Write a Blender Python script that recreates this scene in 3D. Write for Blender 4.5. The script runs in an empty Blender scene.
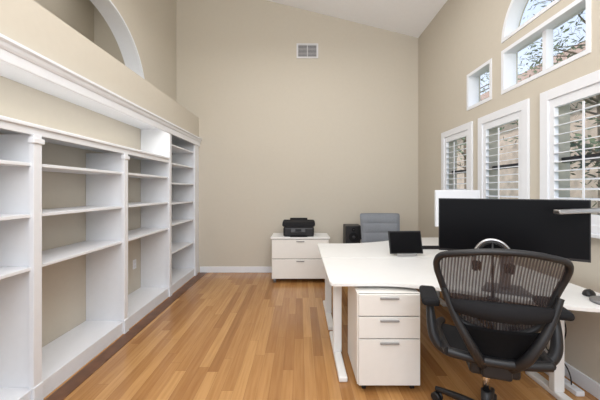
import bpy, bmesh, math, random
from mathutils import Vector, Matrix
random.seed(4)
scene = bpy.context.scene
try:
    scene.view_settings.view_transform = 'Standard'
except Exception: pass

# ---------------------------------------------------------------- materials
def mat(name, col, rough=0.5, metal=0.0, noise=0.0, nscale=20, bump=0.0, bscale=200, emis=None, estr=0, spec=None):
    m = bpy.data.materials.new(name); m.use_nodes = True
    nt = m.node_tree; b = nt.nodes['Principled BSDF']
    b.inputs['Roughness'].default_value = rough
    b.inputs['Metallic'].default_value = metal
    if spec is not None: b.inputs['Specular IOR Level'].default_value = spec
    tc = nt.nodes.new('ShaderNodeTexCoord')
    n = nt.nodes.new('ShaderNodeTexNoise'); n.inputs['Scale'].default_value = nscale; n.inputs['Detail'].default_value = 3
    nt.links.new(tc.outputs['Object'], n.inputs['Vector'])
    r = nt.nodes.new('ShaderNodeValToRGB')
    a = max(noise, 0.01)
    r.color_ramp.elements[0].color = (*[max(0, c*(1-a)) for c in col], 1)
    r.color_ramp.elements[1].color = (*[min(1, c*(1+a)) for c in col], 1)
    r.color_ramp.elements[0].position = .3; r.color_ramp.elements[1].position = .7
    nt.links.new(n.outputs['Fac'], r.inputs['Fac'])
    nt.links.new(r.outputs['Color'], b.inputs['Base Color'])
    if bump > 0:
        n2 = nt.nodes.new('ShaderNodeTexNoise'); n2.inputs['Scale'].default_value = bscale
        nt.links.new(tc.outputs['Object'], n2.inputs['Vector'])
        bp = nt.nodes.new('ShaderNodeBump'); bp.inputs['Strength'].default_value = bump; bp.inputs['Distance'].default_value = .002
        nt.links.new(n2.outputs['Fac'], bp.inputs['Height'])
        nt.links.new(bp.outputs['Normal'], b.inputs['Normal'])
    if emis:
        b.inputs['Emission Color'].default_value = (*emis, 1); b.inputs['Emission Strength'].default_value = estr
    return m

M_wall = mat('wall_paint', (0.575, 0.528, 0.447), .85, bump=.15, noise=.01)
M_white = mat('white_trim_paint', (0.78, 0.80, 0.84), .45)
M_ceil = mat('ceiling_paint', (0.90, 0.91, 0.93), .9)
M_desk = mat('desk_laminate', (0.84, 0.84, 0.83), .35)
M_ped = mat('drawer_white', (0.82, 0.80, 0.76), .4)
M_gap = mat('drawer_gap', (0.18, 0.17, 0.16), .7)
M_black = mat('black_plastic', (0.012, 0.012, 0.014), .45)
M_blackm = mat('black_matte', (0.012, 0.012, 0.014), .8, noise=.1, nscale=60, spec=.25)
M_screen = mat('screen_glass', (0.004, 0.004, 0.005), .3, spec=.12)
M_metal = mat('brushed_metal', (0.55, 0.55, 0.56), .3, 1.0)
M_chrome = mat('chrome', (0.8, 0.8, 0.8), .12, 1.0)
M_greym = mat('grey_metal', (0.28, 0.28, 0.29), .4, .6)
M_dgrey = mat('dark_grey_plastic', (0.04, 0.04, 0.045), .5)
M_grey = mat('grey_upholstery', (0.20, 0.215, 0.24), .7, noise=.08, nscale=80, bump=.3)
M_handle = mat('handle_grey', (0.30, 0.29, 0.28), .5)
M_vent = mat('vent_grey', (0.70, 0.70, 0.72), .5)
M_dark = mat('vent_dark', (0.10, 0.10, 0.11), .8)
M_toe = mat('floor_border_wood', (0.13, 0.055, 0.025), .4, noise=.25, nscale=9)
M_led = mat('led_strip', (1, 1, 1), .5, emis=(1, .97, .90), estr=3.0)
M_stucco = mat('stucco', (0.60, 0.46, 0.37), .9, noise=.15, nscale=4)
M_grass = mat('grass', (0.12, 0.2, 0.06), .9, noise=.4, nscale=3)
M_bark = mat('bark', (0.20, 0.15, 0.11), .9, noise=.3, nscale=12)
M_leaf = mat('leaves', (0.11, 0.14, 0.07), .7, noise=.5, nscale=3)
M_leaf2 = mat('leaves_light', (0.20, 0.25, 0.15), .7, noise=.5, nscale=3)

def roof_mat():
    m = bpy.data.materials.new('roof_tile'); m.use_nodes = True
    nt = m.node_tree; b = nt.nodes['Principled BSDF']; b.inputs['Roughness'].default_value = .9
    tc = nt.nodes.new('ShaderNodeTexCoord'); br = nt.nodes.new('ShaderNodeTexWave'); br.bands_direction = 'Y'
    br.inputs['Scale'].default_value = 1.6; br.inputs['Distortion'].default_value = 1.2; br.inputs['Detail'].default_value = 3
    r = nt.nodes.new('ShaderNodeValToRGB'); r.color_ramp.elements[0].color = (.30, .18, .125, 1); r.color_ramp.elements[1].color = (.52, .36, .27, 1)
    nt.links.new(tc.outputs['Object'], br.inputs['Vector']); nt.links.new(br.outputs['Fac'], r.inputs[0])
    nt.links.new(r.outputs['Color'], b.inputs['Base Color'])
    return m
M_roof = roof_mat()

def floor_mat():
    m = bpy.data.materials.new('oak_planks'); m.use_nodes = True
    nt = m.node_tree; b = nt.nodes['Principled BSDF']; L = nt.links.new
    tc = nt.nodes.new('ShaderNodeTexCoord'); sx = nt.nodes.new('ShaderNodeSeparateXYZ')
    L(tc.outputs['Object'], sx.inputs[0])
    def mth(op, a, bb=None):
        n = nt.nodes.new('ShaderNodeMath'); n.operation = op
        for i, v in enumerate((a, bb)):
            if v is None: continue
            if isinstance(v, (int, float)): n.inputs[i].default_value = v
            else: L(v, n.inputs[i])
        return n.outputs[0]
    xs = mth('DIVIDE', sx.outputs[0], .083)
    row = mth('FLOOR', xs); fx = mth('FRACT', xs)
    wn = nt.nodes.new('ShaderNodeTexWhiteNoise'); wn.noise_dimensions = '1D'; L(row, wn.inputs['W'])
    off = mth('MULTIPLY', wn.outputs['Value'], 7.3)
    ys = mth('ADD', mth('DIVIDE', sx.outputs[1], 1.05), off)
    idx = mth('FLOOR', ys); fy = mth('FRACT', ys)
    cb = nt.nodes.new('ShaderNodeCombineXYZ'); L(row, cb.inputs[0]); L(idx, cb.inputs[1])
    wn2 = nt.nodes.new('ShaderNodeTexWhiteNoise'); wn2.noise_dimensions = '2D'; L(cb.outputs[0], wn2.inputs['Vector'])
    ramp = nt.nodes.new('ShaderNodeValToRGB')
    e = ramp.color_ramp.elements
    e[0].position = 0; e[0].color = (.35, .165, .055, 1)
    e[1].position = 1; e[1].color = (.56, .31, .12, 1)
    x = e.new(.5); x.color = (.45, .228, .082, 1)
    L(wn2.outputs['Value'], ramp.inputs['Fac'])
    mp = nt.nodes.new('ShaderNodeMapping'); mp.inputs['Scale'].default_value = (45, 2.2, 1)
    va = nt.nodes.new('ShaderNodeVectorMath'); va.operation = 'ADD'
    L(tc.outputs['Object'], va.inputs[0]); 
    cb2 = nt.nodes.new('ShaderNodeCombineXYZ'); L(mth('MULTIPLY', wn2.outputs['Value'], 9), cb2.inputs[1])
    L(cb2.outputs[0], va.inputs[1]); L(va.outputs[0], mp.inputs['Vector'])
    ns = nt.nodes.new('ShaderNodeTexNoise'); ns.inputs['Scale'].default_value = 1; ns.inputs['Detail'].default_value = 5
    L(mp.outputs[0], ns.inputs['Vector'])
    gr = nt.nodes.new('ShaderNodeValToRGB'); gr.color_ramp.elements[0].position = .3; gr.color_ramp.elements[1].position = .65
    gr.color_ramp.elements[0].color = (.80, .75, .68, 1); gr.color_ramp.elements[1].color = (1.0, 1.0, 1.0, 1)
    L(ns.outputs['Fac'], gr.inputs['Fac'])
    mx = nt.nodes.new('ShaderNodeMixRGB'); mx.blend_type = 'MULTIPLY'; mx.inputs[0].default_value = 1
    L(ramp.outputs[0], mx.inputs[1]); L(gr.outputs[0], mx.inputs[2])
    g1 = mth('LESS_THAN', fx, .025); g2 = mth('LESS_THAN', fy, .003)
    g = mth('MULTIPLY', mth('MAXIMUM', g1, g2), .5)
    mx2 = nt.nodes.new('ShaderNodeMixRGB'); mx2.inputs[2].default_value = (.16, .075, .03, 1)
    L(g, mx2.inputs[0]); L(mx.outputs[0], mx2.inputs[1])
    L(mx2.outputs[0], b.inputs['Base Color'])
    b.inputs['Roughness'].default_value = .24
    return m
M_floor = floor_mat()

def mesh_fabric():
    m = bpy.data.materials.new('chair_mesh_weave'); m.use_nodes = True
    nt = m.node_tree; b = nt.nodes['Principled BSDF']; L = nt.links.new
    b.inputs['Base Color'].default_value = (.04, .028, .028, 1); b.inputs['Roughness'].default_value = .6
    tc = nt.nodes.new('ShaderNodeTexCoord'); w = nt.nodes.new('ShaderNodeTexWave')
    w.bands_direction = 'X'; w.inputs['Scale'].default_value = 22; w.inputs['Distortion'].default_value = .3
    L(tc.outputs['Object'], w.inputs['Vector'])
    mr = nt.nodes.new('ShaderNodeMapRange'); mr.inputs[3].default_value = .68; mr.inputs[4].default_value = .95
    L(w.outputs['Fac'], mr.inputs[0]); L(mr.outputs[0], b.inputs['Alpha'])
    return m
M_mesh = mesh_fabric()

def glass_mat():
    m = bpy.data.materials.new('window_glass'); m.use_nodes = True
    nt = m.node_tree; nt.nodes.remove(nt.nodes['Principled BSDF'])
    o = nt.nodes['Material Output']; t = nt.nodes.new('ShaderNodeBsdfTransparent'); g = nt.nodes.new('ShaderNodeBsdfGlossy')
    g.inputs['Roughness'].default_value = .02
    mx = nt.nodes.new('ShaderNodeMixShader'); mx.inputs[0].default_value = .04
    nt.links.new(t.outputs[0], mx.inputs[1]); nt.links.new(g.outputs[0], mx.inputs[2]); nt.links.new(mx.outputs[0], o.inputs[0])
    return m
M_glass = glass_mat()

# ---------------------------------------------------------------- helpers
def empty(name, loc=(0, 0, 0), rz=0):
    e = bpy.data.objects.new(name, None); scene.collection.objects.link(e)
    e.location = loc; e.rotation_euler = (0, 0, rz); e.empty_display_size = .1
    return e
def obj(name, me, m, parent=None, smooth=False):
    o = bpy.data.objects.new(name, me); scene.collection.objects.link(o)
    if m: me.materials.append(m)
    if parent: o.parent = parent
    if smooth:
        for p in me.polygons: p.use_smooth = True
    return o
def box(name, x0, x1, y0, y1, z0, z1, m, parent=None, bev=0.0, rot=None):
    me = bpy.data.meshes.new(name); bm = bmesh.new()
    bmesh.ops.create_cube(bm, size=1)
    c = Vector(((x0+x1)/2, (y0+y1)/2, (z0+z1)/2))
    bmesh.ops.scale(bm, vec=(abs(x1-x0), abs(y1-y0), abs(z1-z0)), verts=bm.verts)
    if bev > 0:
        bmesh.ops.bevel(bm, geom=bm.edges[:], offset=bev, segments=3, affect='EDGES', profile=.5)
    if rot: bmesh.ops.rotate(bm, cent=(0, 0, 0), matrix=rot, verts=bm.verts)
    bm.to_mesh(me); bm.free()
    o = obj(name, me, m, parent); o.location = c
    return o
def cyl(name, p0, p1, r, m, parent=None, r2=None, seg=24, bev=0):
    p0 = Vector(p0); p1 = Vector(p1); d = p1-p0
    me = bpy.data.meshes.new(name); bm = bmesh.new()
    bmesh.ops.create_cone(bm, cap_ends=True, segments=seg, radius1=r, radius2=r if r2 is None else r2, depth=d.length)
    if bev > 0:
        es = [e for e in bm.edges if abs(e.verts[0].co.z-e.verts[1].co.z) < 1e-5]
        bmesh.ops.bevel(bm, geom=es, offset=bev, segments=2, affect='EDGES')
    bmesh.ops.rotate(bm, cent=(0, 0, 0), matrix=Vector((0, 0, 1)).rotation_difference(d.normalized()).to_matrix(), verts=bm.verts)
    bm.to_mesh(me); bm.free()
    o = obj(name, me, m, parent, smooth=False); o.location = (p0+p1)/2
    for p in me.polygons: p.use_smooth = len(p.vertices) == 4
    return o
def tube(name, pts, r, m, parent=None, cyclic=False, radii=None, res=4, smoothc=True):
    cu = bpy.data.curves.new(name, 'CURVE'); cu.dimensions = '3D'; cu.bevel_depth = r; cu.bevel_resolution = res
    s = cu.splines.new('NURBS' if smoothc else 'POLY'); s.points.add(len(pts)-1)
    for i, p in enumerate(pts):
        s.points[i].co = (*p, 1)
        if radii: s.points[i].radius = radii[i]
    if smoothc: s.order_u = 3; s.use_endpoint_u = not cyclic; s.resolution_u = 6
    s.use_cyclic_u = cyclic; cu.use_fill_caps = True
    tmp = bpy.data.objects.new(name+'_c', cu); scene.collection.objects.link(tmp)
    dg = bpy.context.evaluated_depsgraph_get()
    me = bpy.data.meshes.new_from_object(tmp.evaluated_get(dg))
    bpy.data.objects.remove(tmp); bpy.data.curves.remove(cu)
    me.name = name; me.materials.clear()
    return obj(name, me, m, parent, smooth=True)
def prism(name, poly, z0, z1, m, parent=None, bev=0, axis='Z'):
    me = bpy.data.meshes.new(name); bm = bmesh.new()
    def P(a, b, c):
        return {'Z': (a, b, c), 'X': (c, a, b), 'Y': (a, c, b)}[axis]
    lo = [bm.verts.new(P(a, b, z0)) for a, b in poly]; hi = [bm.verts.new(P(a, b, z1)) for a, b in poly]
    f1 = bm.faces.new(lo); f2 = bm.faces.new(hi); n = len(poly)
    for i in range(n): bm.faces.new((lo[i], lo[(i+1) % n], hi[(i+1) % n], hi[i]))
    bmesh.ops.recalc_face_normals(bm, faces=bm.faces[:])
    if bev > 0:
        es = list(f1.edges)+list(f2.edges)
        bmesh.ops.bevel(bm, geom=es, offset=bev, segments=2, affect='EDGES')
    bm.to_mesh(me); bm.free()
    return obj(name, me, m, parent)
def boolean(o, cutters):
    for c in cutters:
        md = o.modifiers.new('b', 'BOOLEAN'); md.object = c; md.operation = 'DIFFERENCE'; md.solver = 'EXACT'
    dg = bpy.context.evaluated_depsgraph_get(); dg.update()
    me = bpy.data.meshes.new_from_object(o.evaluated_get(dg))
    o.modifiers.clear(); o.data = me
    for c in cutters: bpy.data.objects.remove(c)
def arch_poly(yc, z0, r, n=32, a0=0, a1=math.pi):
    return [(yc+r*math.cos(a0+(a1-a0)*i/n), z0+r*math.sin(a0+(a1-a0)*i/n)) for i in range(n+1)]
def ring(name, yc, z0, r0, r1, x0, x1, m, par=None):
    me = bpy.data.meshes.new(name); bm = bmesh.new(); n = 48; q = []
    for i in range(n+1):
        t = math.pi*i/n; c, s = math.cos(t), math.sin(t)
        q.append([bm.verts.new((x, yc+r*c, z0+r*s)) for x, r in ((x0, r0), (x1, r0), (x1, r1), (x0, r1))])
    for i in range(n):
        for k in range(4): bm.faces.new((q[i][k], q[i][(k+1) % 4], q[i+1][(k+1) % 4], q[i+1][k]))
    bm.faces.new(q[0]); bm.faces.new(q[-1]); bmesh.ops.recalc_face_normals(bm, faces=bm.faces[:])
    bm.to_mesh(me); bm.free(); return obj(name, me, m, par)

# ---------------------------------------------------------------- room
XR, XL, YB, YF = 2.01, -2.10, 5.10, -2.2
def zc(x): return 3.985+.248*(XR-x)
floor = box('floor', -3.6, XR+.16, YF, YB+.15, -.1, 0, M_floor)
wb = prism('wall_back', [(-3.6, 0), (XR+.16, 0), (XR+.16, zc(XR+.16)), (-3.6, zc(-3.6))], YB, YB+.15, M_wall, axis='Y')
prism('ceiling', [(-3.6, zc(-3.6)), (XR+.16, zc(XR+.16)), (XR+.16, zc(XR+.16)+.12), (-3.6, zc(-3.6)+.12)], YF, YB+.15, M_ceil, axis='Y')
wl = box('wall_left', XL-.2, XL, YF, YB, 0, zc(XL), M_wall)
c1 = prism('c1', [(2.28, 2.55)]+[(4.10, 2.55)]+arch_poly(3.19, 2.6, .91), XL-.5, XL+.3, None, axis='X')
boolean(wl, [c1])
ring('trim_arch_opening', 3.19, 2.6, .885, .909, XL-.205, XL+.004, M_white)
box('wall_hall', -3.6, -3.5, YF, YB, 0, zc(-3.6), M_wall)
wr = box('wall_right', XR, XR+.16, YF, YB, 0, zc(XR), M_wall)
low = [(3.49+.07, 4.22-.07), (2.63+.07, 3.35-.07), (1.71+.07, 2.48-.07), (.84+.07, 1.57-.07)]
cut = []
for a, b in low: cut.append(box('c', XR-.2, XR+.4, a, b, 1.16, 2.12, None))
for a, b in [(3.14, 3.61), (1.45, 1.92)]: cut.append(box('c', XR-.2, XR+.4, a, b, 2.35, 2.78, None))
cut.append(box('c', XR-.2, XR+.4, 2.07, 2.99, 2.35, 2.78, None))
cut.append(prism('c', arch_poly(2.53, 2.86, .46), XR-.2, XR+.4, None, axis='X'))
boolean(wr, cut)

box('baseboard_back', -1.70, XR-.016, YB-.016, YB, 0, .10, M_white, bev=.003)
box('baseboard_right', XR-.016, XR, YF, YB, 0, .10, M_white, bev=.003)

# windows
wn = 0
def win_group():
    global wn
    wn += 1
    return empty('window_%d' % wn, (XR, 0, 0))
def bx(par, name, x0, x1, y0, y1, z0, z1, m, bev=0, rot=None):
    return box(name, x0-XR, x1-XR, y0, y1, z0, z1, m, par, bev, rot)
for a, b in low:
    g = win_group()
    t = .022
    bx(g, 'casing_left', XR-t, XR, a-.08, a, 1.08, 2.20, M_white, .003)
    bx(g, 'casing_right', XR-t, XR, b, b+.08, 1.08, 2.20, M_white, .003)
    bx(g, 'casing_top', XR-t, XR, a, b, 2.12, 2.20, M_white, .003)
    bx(g, 'casing_bottom', XR-t, XR, a, b, 1.08, 1.16, M_white, .003)
    bx(g, 'sill', XR-.05, XR-t, a-.08, b+.08, 1.08, 1.105, M_white, .004)
    x0, x1 = XR-.010, XR+.025
    s = .05
    bx(g, 'stile_a', x0, x1, a, a+s, 1.16, 2.12, M_white, .002)
    bx(g, 'stile_b', x0, x1, b-s, b, 1.16, 2.12, M_white, .002)
    bx(g, 'rail_top', x0, x1, a+s, b-s, 2.05, 2.12, M_white, .002)
    bx(g, 'rail_bottom', x0, x1, a+s, b-s, 1.16, 1.23, M_white, .002)
    z = 1.265
    me = bpy.data.meshes.new('louvers'); bm = bmesh.new()
    while z < 2.04:
        v = bmesh.ops.create_cube(bm, size=1)['verts']
        bmesh.ops.scale(bm, vec=(.052, b-a-2*s, .007), verts=v)
        bmesh.ops.rotate(bm, cent=(0, 0, 0), matrix=Matrix.Rotation(math.radians(-9), 3, 'Y'), verts=v)
        bmesh.ops.translate(bm, vec=(.0075, (a+b)/2, z), verts=v)
        z += .071
    bm.to_mesh(me); bm.free(); obj('louvers', me, M_white, g)
    bx(g, 'tilt_rod', XR-.034, XR-.026, (a+b)/2-.006, (a+b)/2+.006, 1.27, 2.02, M_white)
    bx(g, 'glass', XR+.11, XR+.115, a, b, 1.16, 2.12, M_glass)
    bx(g, 'sash_mid', XR+.09, XR+.13, a, b, 1.62, 1.66, M_dgrey)
for a, b in [(3.14, 3.61), (1.45, 1.92), (2.07, 2.99)]:
    g = win_group()
    w = .035
    t = .006
    z0, z1 = 2.35, 2.78
    xa, xb = XR-t, XR+.12
    bx(g, 'frame_a', xa, xb, a, a+w, z0, z1, M_white); bx(g, 'frame_b', xa, xb, b-w, b, z0, z1, M_white)
    bx(g, 'frame_top', xa, xb, a+w, b-w, z1-w, z1, M_white); bx(g, 'frame_bottom', xa, xb, a+w, b-w, z0, z0+w, M_white)
    if b-a > .7: bx(g, 'mullion', XR+.05, XR+.11, 2.51, 2.55, z0+w, z1-w, M_white)
    bx(g, 'glass', XR+.09, XR+.095, a+w, b-w, z0+w, z1-w, M_glass)
g = win_group()
ring('arch_frame', 2.53, 2.86, .42, .459, -.006, .12, M_white, g)
bx(g, 'arch_base', XR-.006, XR+.12, 2.112, 2.948, 2.862, 2.895, M_white)
prism('arch_glass', arch_poly(2.53, 2.895, .40), .09, .094, M_glass, g, axis='X')

# built-in shelving
sh = empty('built_in_bookcase', (0, 0, 0))
FX = -1.72
posts = [0.02, 0.98, 1.955, 2.95, 3.96, 4.93]
BKX = XL
def sb(n, *a, m=M_white, bev=.002): return box(n, *a, m, sh, bev)
sb('base_platform', BKX+.001, FX, -.2, YB-.001, 0.0, .12)
for i, p in enumerate(posts):
    top = 2.22
    sb('side_panel_%d' % i, BKX+.002, FX-.02, p-.012, p+.012, .12, 1.76 if i < 4 else top)
    w = .031 if i < 5 else .045
    sb('pilaster_%d' % i, FX-.02, FX+.012, p-w, p+w, .0, 1.76 if i < 4 else top)
    if i < 4:
        sb('pilaster_cap_%d' % i, FX-.02, FX+.024, p-w-.012, p+w+.012, 1.70, 1.735, bev=.006)
    sb('plinth_%d' % i, FX-.0, FX+.02, p-w-.006, p+w+.006, 0, .13, bev=.004)
sb('end_filler', BKX+.002, FX, 4.975, YB-.001, .12, 2.22)
sb('header_front', FX-.02, FX+.005, -.2, posts[4]-.031, 1.755, 1.82)
sb('header_moulding', FX+.005, FX+.02, -.2, posts[4]-.04, 1.80, 1.825, bev=.005)
sb('header_shelf', BKX+.002, FX-.02, -.2, posts[4]-.012, 1.795, 1.82)
for k in range(4):
    for z in (1.575, 1.245, .905):
        sb('shelf_%d_%d' % (k, int(z*100)), BKX+.003, FX-.006, posts[k]+.013, posts[k+1]-.013, z-.022, z, bev=.003)
for z in (2.02, 1.77, 1.50, 1.22, .93, .55):
    sb('tower_shelf_%d' % int(z*100), BKX+.003, FX-.012, posts[4]+.013, posts[5]-.013, z-.02, z, bev=.003)
sb('top_board', BKX+.002, FX, -.2, YB-.001, 2.20, 2.232)
sb('crown_lower', FX, FX+.025, -.2, YB-.001, 2.14, 2.21, bev=.004)
prism('crown_moulding', [(FX, 2.205), (FX+.03, 2.205), (FX+.04, 2.22), (FX+.045, 2.24), (FX+.062, 2.25), (FX+.062, 2.268), (FX, 2.268)], -.2, YB-.001, M_white, sh, axis='Y')
led = sb('led_strip', FX-.06, FX-.02, -.1, posts[4]-.05, 2.185, 2.198, m=M_led, bev=0)
box('wall_soffit', XL+.001, FX, -.2, YB-.001, 2.233, 2.625, M_wall)
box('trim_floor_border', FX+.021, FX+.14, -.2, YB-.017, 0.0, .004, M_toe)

o = empty('wall_outlet', (XL, 3.80, .46))
box('plate', .0, .008, -.036, .036, -.058, .058, M_white, o, .003)
box('socket_top', .008, .011, -.016, .016, .012, .04, M_vent, o); box('socket_bottom', .008, .011, -.016, .016, -.04, -.012, M_vent, o)

v = empty('air_vent', (.125, YB, 3.76))
box('frame_top', -.185, .185, -.018, 0, .10, .125, M_vent, v, .003); box('frame_bottom', -.185, .185, -.018, 0, -.125, -.10, M_vent, v, .003)
box('frame_left', -.185, -.155, -.018, 0, -.10, .10, M_vent, v, .003); box('frame_right', .155, .185, -.018, 0, -.10, .10, M_vent, v, .003)
box('back', -.155, .155, -.004, 0, -.10, .10, M_dark, v)
for i in range(9):
    z = -.088+i*.022
    box('slat_%d' % i, -.155, .155, -.016, -.006, z-.003, z+.003, M_vent, v, 0, Matrix.Rotation(.6, 3, 'X'))
box('centre_bar', -.006, .006, -.018, -.004, -.10, .10, M_vent, v)

# ---------------------------------------------------------------- desks
DZ = .735
def desk(name, loc, mirror):
    e = empty(name, loc)
    my = -1 if mirror else 1
    front = [(.0, -.80), (.40, -.795), (.62, -.85), (.85, -.95), (1.05, -1.07), (1.25, -1.18), (1.45, -1.25), (1.72, -1.27)]
    pts = []
    F = [front[0]]+front+[front[-1]]
    for i in range(1, len(F)-2):
        p0, p1, p2, p3 = [Vector(q) for q in F[i-1:i+3]]
        for k in range(6):
            t = k/6
            pts.append(tuple(.5*((2*p1)+(-p0+p2)*t+(2*p0-5*p1+4*p2-p3)*t*t+(-p0+3*p1-3*p2+p3)*t**3)))
    pts.append(front[-1])
    r = .04
    pts[0] = (r, -.80); pts.insert(0, (0, -.80+r)); pts.insert(1, (.012, -.80+.012))
    poly = [(0, -.003)]+pts+[(1.72, -.003)]
    poly = [(x, y*my) for x, y in poly]
    prism('desktop', poly, DZ-.025, DZ, M_desk, e, .003)
    box('frame_rail_back', .12, 1.6, my*-.14-.02, my*-.14+.02, DZ-.07, DZ-.026, M_desk, e)
    box('frame_rail_front', .12, 1.3, my*-.56-.02, my*-.56+.02, DZ-.07 if mirror else DZ-.045, DZ-.026, M_desk, e)
    for n, x, yy in (('left', .10, -.40), ('right', 1.53, -.9), ('corner', 1.6, -.2)):
        y = my*yy
        box('leg_%s_column' % n, x-.035, x+.035, y-.025, y+.025, .04, DZ-.026, M_desk, e, .006)
        if n != 'corner':
            box('leg_%s_foot' % n, x-.032, x+.032, y-.36 if n == 'left' else y-.25, y+.36 if n == 'left' else y+.25, .0, .04, M_desk, e, .01)
        else:
            box('leg_corner_foot', x-.05, x+.05, y-.15, y+.15, .0, .04, M_desk, e, .01)
    return e
desk('corner_desk', (.215, 2.94, 0), False)
desk('corner_desk.001', (.215, 2.945, 0), True)

p = empty('drawer_pedestal', (.618, 2.07, 0))
box('body', -.22, .22, .02, .43, .045, .685, M_ped, p, .004)
def drawer(n, z0, z1):
    box('drawer_front_'+n, -.212, .212, .0, .019, z0, z1, M_ped, p, .003)
    box('handle_'+n, -.065, .065, -.014, .0, z1-.030, z1-.018, M_handle, p, .003)
drawer('top', .53, .677); drawer('middle', .375, .522); drawer('bottom', .05, .367)
box('gap_panel', -.21, .21, .0195, .0205, .055, .68, M_gap, p)
for i, (x, y) in enumerate([(-.17, .05), (.17, .05), (-.17, .39), (.17, .39)]):
    cyl('caster_%d' % i, (x-.012, y, .02), (x+.012, y, .02), .02, M_black, p)
    box('caster_mount_%d' % i, x-.018, x+.018, y-.018, y+.018, .032, .046, M_greym, p)

c = empty('filing_cabinet', (.005, 4.5, 0))
box('body', -.43, .43, .02, .47, .06, .665, M_ped, c, .004)
box('top', -.445, .445, -.005, .48, .665, .69, M_desk, c, .004)
for n, z0, z1 in (('upper', .37, .655), ('lower', .07, .36)):
    box('drawer_'+n, -.425, .425, .0, .019, z0, z1, M_ped, c, .003)
    box('handle_'+n, -.06, .06, -.014, 0, z1-.035, z1-.021, M_handle, c, .003)
box('gap_panel', -.425, .425, .0192, .0205, .065, .66, M_gap, c)
for i, (x, y) in enumerate([(-.39, .06), (.39, .06), (-.39, .42), (.39, .42)]):
    cyl('foot_%d' % i, (x, y, 0), (x, y, .06), .022, M_greym, c)

pr = empty('inkjet_printer', (-.02, 4.7, .69))
box('lower_body', -.235, .235, -.15, .16, 0.0, .15, M_black, pr, .03)
prism('scanner_lid', [(-.16, .155), (.17, .155), (.17, .215), (.12, .235), (-.11, .215), (-.155, .185)], -.25, .25, M_blackm, pr, .012, axis='X')
box('mid_band', -.215, .215, -.145, .155, .148, .157, M_dgrey, pr)
box('control_panel', -.12, .10, -.168, -.15, .065, .13, M_dgrey, pr, .005, Matrix.Rotation(-.3, 3, 'X'))
box('display', -.05, .04, -.174, -.166, .08, .12, M_screen, pr, .002, Matrix.Rotation(-.3, 3, 'X'))
box('paper_tray', -.13, .13, -.20, -.15, .004, .016, M_blackm, pr, .004)
box('paper_support', -.14, .14, .12, .155, .17, .262, M_blackm, pr, .01, Matrix.Rotation(-.25, 3, 'X'))

s = empty('floor_speaker', (.84, 4.83, 0))
box('cabinet', -.125, .125, -.13, .15, .02, .84, M_black, s, .012)
box('plinth', -.14, .14, -.145, .165, 0, .02, M_blackm, s, .004)
for z, r in ((.66, .075), (.46, .075), (.78, .03)):
    cyl('cone_%d' % int(z*100), (0, -.13, z), (0, -.138, z), r, M_blackm, s, r2=r*.9)
    cyl('cap_%d' % int(z*100), (0, -.138, z), (0, -.146, z), r*.35, M_dgrey, s, r2=r*.15)

t = empty('tablet_display', (1.07, 3.04, DZ), math.radians(3))
R = Matrix.Rotation(math.radians(-16), 3, 'X')
box('body', -.17, .17, .0, .012, .02, .25, M_black, t, .004, R)
box('screen', -.158, .158, -.003, .0, .032, .238, M_screen, t, 0, R)
box('stand_base', -.10, .10, -.03, .11, 0, .012, M_metal, t, .004)
tube('stand_arm', [(0, .09, .01), (0, .085, .06), (0, .035, .12)], .008, M_metal, t)
box('hinge_lip', -.10, .10, -.045, -.02, .008, .03, M_metal, t, .004)

# ---------------------------------------------------------------- monitor
m = empty('ultrawide_monitor', (1.31, 1.895, DZ), math.atan2(-.37, .70))
W = .395
def curved(name, w, z0, z1, y, th, m_, par, bow=.02):
    me = bpy.data.meshes.new(name); bm = bmesh.new(); n = 24; q = []
    for i in range(n+1):
        x = -w+2*w*i/n; yy = y+bow*(1-(x/w)**2)
        q.append([bm.verts.new((x, yy, z0)), bm.verts.new((x, yy, z1)), bm.verts.new((x, yy+th, z1)), bm.verts.new((x, yy+th, z0))])
    for i in range(n):
        for k in range(4): bm.faces.new((q[i][k], q[i][(k+1) % 4], q[i+1][(k+1) % 4], q[i+1][k]))
    bm.faces.new(q[0]); bm.faces.new(q[-1]); bmesh.ops.recalc_face_normals(bm, faces=bm.faces[:])
    bm.to_mesh(me); bm.free(); return obj(name, me, m_, par)
curved('bezel', W, .25, .608, 0, .022, M_black, m)
curved('screen', W-.006, .265, .602, -.0015, .0014, M_screen, m)
box('rear_housing', -.15, .15, .038, .08, .32, .52, M_black, m, .015)
box('stand_neck', -.03, .03, .08, .115, .02, .45, M_greym, m, .008)
prism('stand_foot', [(-.14, .02), (-.12, .01), (.12, .01), (.14, .02), (.10, .20), (-.10, .20)], 0, .018, M_greym, m, .005)

w = empty('desktop_monitor', (1.57, 3.0, DZ), math.radians(180))
box('panel', -.22, .22, -.015, .02, .30, .665, M_white, w, .006)
box('screen', -.21, .21, -.0165, -.0155, .31, .65, M_screen, w)
box('stand_neck', -.03, .03, .02, .035, .01, .40, M_metal, w, .004)
box('stand_foot', -.12, .12, -.08, .04, 0, .01, M_metal, w, .004)

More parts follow.
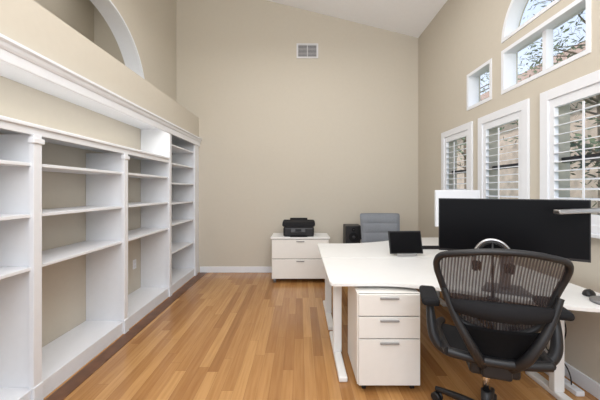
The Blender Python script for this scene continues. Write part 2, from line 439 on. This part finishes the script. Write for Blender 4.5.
def keyboard(name, loc, rz, wd=.40):
    e = empty(name, loc, rz)
    box('tray', -wd/2, wd/2, -.06, .06, 0, .014, M_black, e, .004)
    me = bpy.data.meshes.new('keys'); bm = bmesh.new()
    n = int(wd/.026)
    for r_ in range(5):
        for k in range(n):
            vv = bmesh.ops.create_cube(bm, size=1)['verts']
            bmesh.ops.scale(bm, vec=(.02, .017, .006), verts=vv)
            bmesh.ops.translate(bm, vec=(-wd/2+.02+k*(wd-.04)/(n-1), -.044+r_*.022, .017), verts=vv)
    bm.to_mesh(me); bm.free(); obj('keys', me, M_blackm, e)
keyboard('keyboard', (1.46, 3.42, DZ+.001), 0)
def mouse(name, loc, rz, m_=M_black):
    me = bpy.data.meshes.new(name); bm = bmesh.new()
    bmesh.ops.create_uvsphere(bm, u_segments=24, v_segments=14, radius=1)
    bmesh.ops.scale(bm, vec=(.032, .055, .034), verts=bm.verts)
    for v_ in bm.verts:
        if v_.co.z < 0: v_.co.z *= .05
        v_.co.z *= 1-.25*(v_.co.y/.055); v_.co.z += .003
    bm.to_mesh(me); bm.free(); e = empty(name, loc, rz); obj('shell', me, m_, e, True)
    cyl('wheel', (-.004, .028, .026), (.004, .028, .026), .007, M_dgrey, e, seg=12)
mouse('computer_mouse', (1.83, 1.90, DZ), -.9)
mouse('computer_mouse.001', (1.78, 3.40, DZ), 3.1)

h = empty('headphones_on_stand', (1.165, 1.815, DZ), math.radians(-27))
cyl('stand_base', (0, 0, 0), (0, 0, .012), .035, M_black, h, bev=.003)
cyl('stand_post', (0, 0, .012), (0, 0, .345), .007, M_black, h)
tube('headband', [(.098*math.cos(a), 0, .245+.118*math.sin(a)) for a in [math.radians(x_) for x_ in range(-10, 191, 10)]], .010, M_metal, h)
tube('headband_pad', [(.084*math.cos(a), 0, .245+.104*math.sin(a)) for a in [math.radians(x_) for x_ in range(35, 146, 10)]], .009, M_black, h)
for sx, n in ((-1, 'left'), (1, 'right')):
    cyl('cup_'+n, (sx*.108, 0, .20), (sx*.078, 0, .20), .034, M_black, h, bev=.006)
    cyl('cushion_'+n, (sx*.078, 0, .20), (sx*.058, 0, .20), .032, M_blackm, h, bev=.007)

l = empty('desk_lamp', (1.80, 1.76, DZ))
cyl('base', (0, 0, 0), (0, 0, .02), .075, M_greym, l, bev=.004)
cyl('stem', (0, 0, .02), (0, 0, .50), .009, M_greym, l)
cyl('knuckle', (0, -.018, .50), (0, .018, .50), .018, M_greym, l)
tube('upper_arm', [(0, 0, .50), (-.03, -.06, .54), (-.08, -.10, .553)], .009, M_greym, l)
box('head', -.385, -.05, -.125, -.08, .538, .562, M_metal, l, .006, Matrix.Rotation(-.04, 3, 'Y'))

# ---------------------------------------------------------------- mesh office chair (near)
ch = empty('mesh_office_chair', (1.08, 1.74, 0), math.radians(-18))
SZ = .53
def half(t):
    ks = [(0, .14), (.06, .185), (.2, .215), (.45, .25), (.7, .284), (.82, .292), (.92, .28), (.97, .25), (1, .18)]
    for (a, wa), (b, wb_) in zip(ks, ks[1:]):
        if t <= b:
            u = (t-a)/(b-a); return wa+(wb_-wa)*u
    return ks[-1][1]
ZB, ZH = .665, .44
def backp(u, t):
    hw = half(t)
    x = hw*u
    z = ZB+ZH*t - .02*u*u*(1 if t > .5 else -1)*abs(t-.5)*2
    y = -.215-.12*t+.03*math.sin(t*math.pi) + .075*(x/.3)**2
    return (x, y, z)
me = bpy.data.meshes.new('back_mesh'); bm = bmesh.new(); N, K = 28, 24
gr = [[bm.verts.new(backp(-1+2*i/K, j/N)) for i in range(K+1)] for j in range(N+1)]
for j in range(N):
    for i in range(K): bm.faces.new((gr[j][i], gr[j][i+1], gr[j+1][i+1], gr[j+1][i]))
bm.to_mesh(me); bm.free(); obj('back_mesh', me, M_mesh, ch, True)
outl = [backp(1, j/20) for j in range(21)]+[backp(1-2*i/10, 1) for i in range(1, 10)]+[backp(-1, 1-j/20) for j in range(21)]+[backp(-1+2*i/10, 0) for i in range(1, 10)]
tube('back_frame', outl, .017, M_black, ch, cyclic=True)
me = bpy.data.meshes.new('lumbar_pad'); bm = bmesh.new(); rows = []
ZL = .80
for i in range(21):
    u = -1+i/10; x = .225*u; y = -.305+.055*u*u; hz = .05*(1-.35*u*u); th = .014*(1-.5*abs(u)**3)
    rows.append([bm.verts.new((x, y-th, ZL-hz*.8)), bm.verts.new((x, y-th*1.3, ZL)), bm.verts.new((x, y-th, ZL+hz)), bm.verts.new((x, y+th, ZL+hz)), bm.verts.new((x, y+th, ZL-hz*.8))])
for i in range(20):
    for k in range(5): bm.faces.new((rows[i][k], rows[i][(k+1) % 5], rows[i+1][(k+1) % 5], rows[i+1][k]))
bm.faces.new(rows[0]); bm.faces.new(rows[-1]); bmesh.ops.recalc_face_normals(bm, faces=bm.faces[:])
bm.to_mesh(me); bm.free(); obj('lumbar_pad', me, M_blackm, ch, True)
for sx, n in ((-1, 'left'), (1, 'right')):
    tube('back_support_'+n, [(sx*.05, -.16, .46), (sx*.09, -.25, .53), (sx*.15, -.27, .64), (sx*.215, -.25, .76), (sx*.255, -.235, .88)], .019, M_black, ch, radii=[1.3, 1.4, 1.2, 1, .8])
    tube('arm_post_'+n, [(sx*.10, -.10, .47), (sx*.22, -.12, .48), (sx*.29, -.11, .54), (sx*.305, -.08, .65), (sx*.305, -.04, .745)], .026, M_black, ch, radii=[1, 1, 1.1, 1, .8])
    box('arm_pad_'+n, sx*.308-.048, sx*.308+.048, -.15, .12, .74, .785, M_blackm, ch, .02)
    tube('seat_side_'+n, [(sx*.23, -.2, SZ), (sx*.25, 0, SZ-.005), (sx*.245, .18, SZ), (sx*.2, .25, SZ-.015)], .022, M_black, ch)
me = bpy.data.meshes.new('lower_back_shell'); bm = bmesh.new(); q = []
for j in range(9):
    t = j/8; hw = .11+.07*t; zz = .50+.20*t; row = []
    for i in range(13):
        u = -1+i/6; row.append(bm.verts.new((hw*u, -.21-.045*t+.03*u*u, zz)))
    q.append(row)
for j in range(8):
    for i in range(12): bm.faces.new((q[j][i], q[j][i+1], q[j+1][i+1], q[j+1][i]))
bmesh.ops.solidify(bm, geom=bm.faces[:], thickness=.014)
bmesh.ops.recalc_face_normals(bm, faces=bm.faces[:])
bm.to_mesh(me); bm.free(); obj('lower_back_shell', me, M_blackm, ch, True)
me = bpy.data.meshes.new('seat'); bm = bmesh.new(); N, K = 16, 16
def sp(u, v_, dz):
    hw = .235-.035*max(0, v_)**3 - .02*max(0, -v_)
    return (hw*u, .02+.225*v_, SZ-.02*(1-u*u)-.03*max(0, v_)**4+dz)
top = [[bm.verts.new(sp(-1+2*i/K, -1+2*j/N, 0)) for i in range(K+1)] for j in range(N+1)]
bot = [[bm.verts.new(sp(-1+2*i/K, -1+2*j/N, -.02)) for i in range(K+1)] for j in range(N+1)]
for j in range(N):
    for i in range(K):
        bm.faces.new((top[j][i], top[j][i+1], top[j+1][i+1], top[j+1][i])); bm.faces.new((bot[j][i], bot[j+1][i], bot[j+1][i+1], bot[j][i+1]))
for j in range(N):
    bm.faces.new((top[j][0], top[j+1][0], bot[j+1][0], bot[j][0])); bm.faces.new((top[j][K], bot[j][K], bot[j+1][K], top[j+1][K]))
for i in range(K):
    bm.faces.new((top[0][i], bot[0][i], bot[0][i+1], top[0][i+1])); bm.faces.new((top[N][i], top[N][i+1], bot[N][i+1], bot[N][i]))
bmesh.ops.recalc_face_normals(bm, faces=bm.faces[:])
bm.to_mesh(me); bm.free(); obj('seat', me, M_blackm, ch, True)
tube('seat_rear_bar', [(-.23, -.20, SZ), (-.1, -.225, SZ-.01), (.1, -.225, SZ-.01), (.23, -.20, SZ)], .024, M_black, ch)
box('tilt_mechanism', -.12, .12, -.17, .12, .41, .49, M_black, ch, .02)
box('mechanism_housing', -.07, .07, -.21, -.12, .42, .51, M_black, ch, .015)
tube('tilt_lever', [(.08, -.02, .44), (.2, -.02, .435), (.27, -.02, .43)], .007, M_black, ch)
cyl('gas_lift_upper', (0, 0, .24), (0, 0, .41), .020, M_chrome, ch)
cyl('gas_lift_lower', (0, 0, .10), (0, 0, .24), .027, M_black, ch)
cyl('hub', (0, 0, .075), (0, 0, .15), .05, M_black, ch, bev=.008)
for i in range(5):
    a = math.radians(90+72*i-20); c_, s_ = math.cos(a), math.sin(a)
    tube('star_leg_%d' % i, [(.03*c_, .03*s_, .12), (.15*c_, .15*s_, .115), (.31*c_, .31*s_, .08)], .022, M_black, ch, radii=[1.2, 1, .7])
    cyl('caster_stem_%d' % i, (.305*c_, .305*s_, .05), (.305*c_, .305*s_, .09), .009, M_black, ch)
    for q_ in (-1, 1):
        ox, oy = -s_*.016*q_, c_*.016*q_
        cyl('caster_wheel_%d_%d' % (i, q_), (.305*c_+ox*.5, .305*s_+oy*.5, .03), (.305*c_+ox*1.6, .305*s_+oy*1.6, .03), .03, M_black, ch, bev=.004)

# ---------------------------------------------------------------- grey tufted chair (far)
g = empty('tufted_office_chair', (1.165, 4.15, 0), math.radians(178))
me = bpy.data.meshes.new('backrest'); bm = bmesh.new(); N, K = 48, 48
def tb(u, v_, side):
    hw = .285*(1-.08*(1-v_))
    cz = .50+.55*v_
    x = hw*u
    edge = (1-abs(u)**6)*(1-abs(2*v_-1)**8)
    thick = .035*edge
    tuft = .012*(abs(math.sin(v_*math.pi*4)))**.5*edge + .004*abs(math.sin(u*math.pi*1.5))*edge
    y = -.23-.09*v_+.05*u*u + (thick+tuft if side > 0 else -thick)
    return (x, y, cz)
for side in (1, -1):
    g_ = [[bm.verts.new(tb(-1+2*i/K, j/N, side)) for i in range(K+1)] for j in range(N+1)]
    for j in range(N):
        for i in range(K): bm.faces.new((g_[j][i], g_[j][i+1], g_[j+1][i+1], g_[j+1][i]))
bmesh.ops.remove_doubles(bm, verts=bm.verts, dist=.0005)
bmesh.ops.recalc_face_normals(bm, faces=bm.faces[:])
bm.to_mesh(me); bm.free(); obj('backrest', me, M_grey, g, True)
tube('backrest_piping', [tb(1, j/10, -1) for j in range(11)]+[tb(1-.2*i, 1, -1) for i in range(1, 10)]+[tb(-1, 1-j/10, -1) for j in range(11)]+[tb(-1+.2*i, 0, -1) for i in range(1, 10)], .007, M_grey, g, cyclic=True)
box('seat_cushion', -.26, .26, -.22, .25, .42, .51, M_grey, g, .03)
box('seat_plate', -.12, .12, -.12, .12, .39, .42, M_black, g, .005)
tube('back_bracket', [(0, -.05, .40), (0, -.24, .40), (0, -.31, .50), (0, -.32, .65)], .018, M_metal, g)
cyl('gas_lift', (0, 0, .10), (0, 0, .40), .025, M_chrome, g)
for sx, n in ((-1, 'left'), (1, 'right')):
    tube('armrest_'+n, [(sx*.24, .10, .43), (sx*.29, .10, .46), (sx*.30, .09, .62), (sx*.30, 0, .655), (sx*.30, -.15, .66), (sx*.275, -.24, .66)], .013, M_metal, g)
for i in range(5):
    a = math.radians(90+72*i); c_, s_ = math.cos(a), math.sin(a)
    tube('star_leg_%d' % i, [(.0, .0, .12), (.15*c_, .15*s_, .11), (.29*c_, .29*s_, .075)], .02, M_chrome, g, radii=[1.2, 1, .7])
    cyl('caster_%d' % i, (.285*c_-s_*.02, .285*s_+c_*.02, .03), (.285*c_+s_*.02, .285*s_-c_*.02, .03), .03, M_black, g)
    cyl('caster_stem_%d' % i, (.285*c_, .285*s_, .04), (.285*c_, .285*s_, .08), .008, M_black, g)

ps = empty('power_strip', (1.90, 2.2, 0))
box('body', -.03, .03, -.17, .17, 0, .035, M_white, ps, .006)
for i in range(5): box('socket_%d' % i, -.014, .014, -.14+i*.06, -.11+i*.06, .035, .038, M_vent, ps)
for i, (x, y, k) in enumerate([(-.05, -.1, .04), (-.02, .02, .09), (-.08, .1, -.05)]):
    tube('cable_%d' % i, [(0, y, .037), (0, y, .12), (x-.03, y+k, .25), (x, y-k, .42), (x-.05, y, .60), (x-.06, y, .70)], .004, M_black, ps)

# ---------------------------------------------------------------- outside
box('ground_outside', XR+.2, 40, -20, 45, -.4, -.3, M_grass)
hs = empty('neighbour_house', (0, 0, 0))
box('walls', 8.6, 15, 8.6, 26, -.3, 5.1, M_stucco, hs)
prism('roof', [(8.0, 5.0), (15.6, 5.0), (11.8, 7.6)], 8.0, 26.6, M_roof, hs, axis='Y')
box('eave', 7.95, 8.1, 8.0, 26.6, 4.9, 5.1, M_white, hs)
for k, y in enumerate((10, 13.5, 17)):
    box('house_window_%d' % k, 8.56, 8.6, y, y+1.3, 1.8, 3.2, M_screen, hs); box('house_window_frame_%d' % k, 8.57, 8.605, y-.1, y+1.4, 1.7, 3.3, M_white, hs)
def tree(name, loc, hgt, rad, nleaf, ml, lsize=.09, seed=1, nb=22):
    rnd = random.Random(seed)
    e = empty(name, loc)
    tube('trunk', [(0, 0, 0), (.08, .05, hgt*.3), (-.05, .1, hgt*.6), (.05, 0, hgt*.9)], .11, M_bark, e, radii=[1.2, .9, .6, .2])
    tips = []
    for i in range(nb):
        a = rnd.uniform(0, 6.28); z = hgt*rnd.uniform(.28, .85); L = rad*rnd.uniform(.6, 1.0)
        q = [(0, 0, z), (L*.4*math.cos(a), L*.4*math.sin(a), z+L*.25), (L*math.cos(a+.3), L*math.sin(a+.3), z+L*.45)]
        tube('branch_%d' % i, q, .03, M_bark, e, radii=[1, .6, .2], res=1); tips += [q[1], q[2], q[2]]
    me = bpy.data.meshes.new('foliage'); vs = []; fs = []
    for i in range(nleaf):
        t_ = rnd.choice(tips); c = Vector([t_[k]+rnd.gauss(0, rad*.17) for k in range(3)])
        d1 = Vector([rnd.gauss(0, 1) for _ in range(3)]).normalized(); d2 = d1.orthogonal().normalized()
        sz = lsize*rnd.uniform(.6, 1.3); b0 = len(vs)
        vs += [c-d1*sz, c+d2*sz*.45, c+d1*sz, c-d2*sz*.45]; fs.append((b0, b0+1, b0+2, b0+3))
    me.from_pydata([tuple(v_) for v_ in vs], [], fs); obj('foliage', me, ml, e)
tree('garden_tree', (6.0, 5.9, -.3), 7.6, 1.7, 4200, M_leaf, .065, 1, 34)
tree('garden_tree.001', (5.9, 10.6, -.3), 6.8, 1.4, 2000, M_leaf2, .06, 2)
tree('garden_tree.002', (7.6, 1.9, -.3), 5.0, 1.6, 5000, M_leaf, .10, 3)
tree('garden_shrub', (3.6, 2.9, -.3), 2.2, .8, 3200, M_leaf, .05, 5, 16)

# ---------------------------------------------------------------- lights
def area(name, loc, sx, sy, e, col=(1, 1, 1), rot=(0, 0, 0)):
    d = bpy.data.lights.new(name, 'AREA'); d.shape = 'RECTANGLE'; d.size = sx; d.size_y = sy; d.energy = e; d.color = col
    o = bpy.data.objects.new(name, d); scene.collection.objects.link(o); o.location = loc; o.rotation_euler = rot
    return o
area('room_fill', (0, 1.8, 3.9), 2.4, 4.0, 72, (1, .99, .98))  # added soft fill from overhead, no fixture modelled
area('room_fill.001', (0, -1.2, 2.9), 3.0, 1.5, 68, (1, .99, .98), (math.radians(50), 0, 0))  # added fill behind the camera, aimed forward into the room
area('led_strip_light', (FX-.07, 1.9, 2.18), .04, 3.8, 9, (1, .96, .88), (0, math.radians(-25), 0))
area('ceiling_bounce_fill', (.6, -.9, 2.3), 1.6, .8, 56, (1, .99, .98), (math.radians(150), 0, 0))  # unseen area light added to brighten the ceiling, not a real lamp
area('hall_fill', (-2.9, 2.8, 4.6), .8, 3, 24, (1, .98, .95))  # added fill so the space behind the arch reads as lit
su = bpy.data.lights.new('sun', 'SUN'); su.energy = 3.2; su.angle = .02; so = bpy.data.objects.new('sun', su); scene.collection.objects.link(so)
so.rotation_euler = Vector((.5, .35, -.9)).to_track_quat('-Z', 'Y').to_euler()

wd = bpy.data.worlds.new('World'); scene.world = wd; wd.use_nodes = True
nt = wd.node_tree; bg = nt.nodes['Background']
tc = nt.nodes.new('ShaderNodeTexCoord'); sx = nt.nodes.new('ShaderNodeSeparateXYZ'); rp = nt.nodes.new('ShaderNodeValToRGB')
nt.links.new(tc.outputs['Generated'], sx.inputs[0]); nt.links.new(sx.outputs[2], rp.inputs[0]); nt.links.new(rp.outputs[0], bg.inputs[0])
rp.color_ramp.elements[0].color = (.88, .94, 1, 1); rp.color_ramp.elements[1].color = (.42, .62, 1, 1)
bg.inputs[1].default_value = 1.25

cd = bpy.data.cameras.new('camera'); cam = bpy.data.objects.new('camera', cd); scene.collection.objects.link(cam)
cam.location = (0, 0, 1.4); cam.rotation_euler = (math.radians(90), 0, 0)
cd.sensor_width = 36; cd.lens = 18; cd.shift_y = -10/600; cd.clip_start = .05
scene.camera = cam
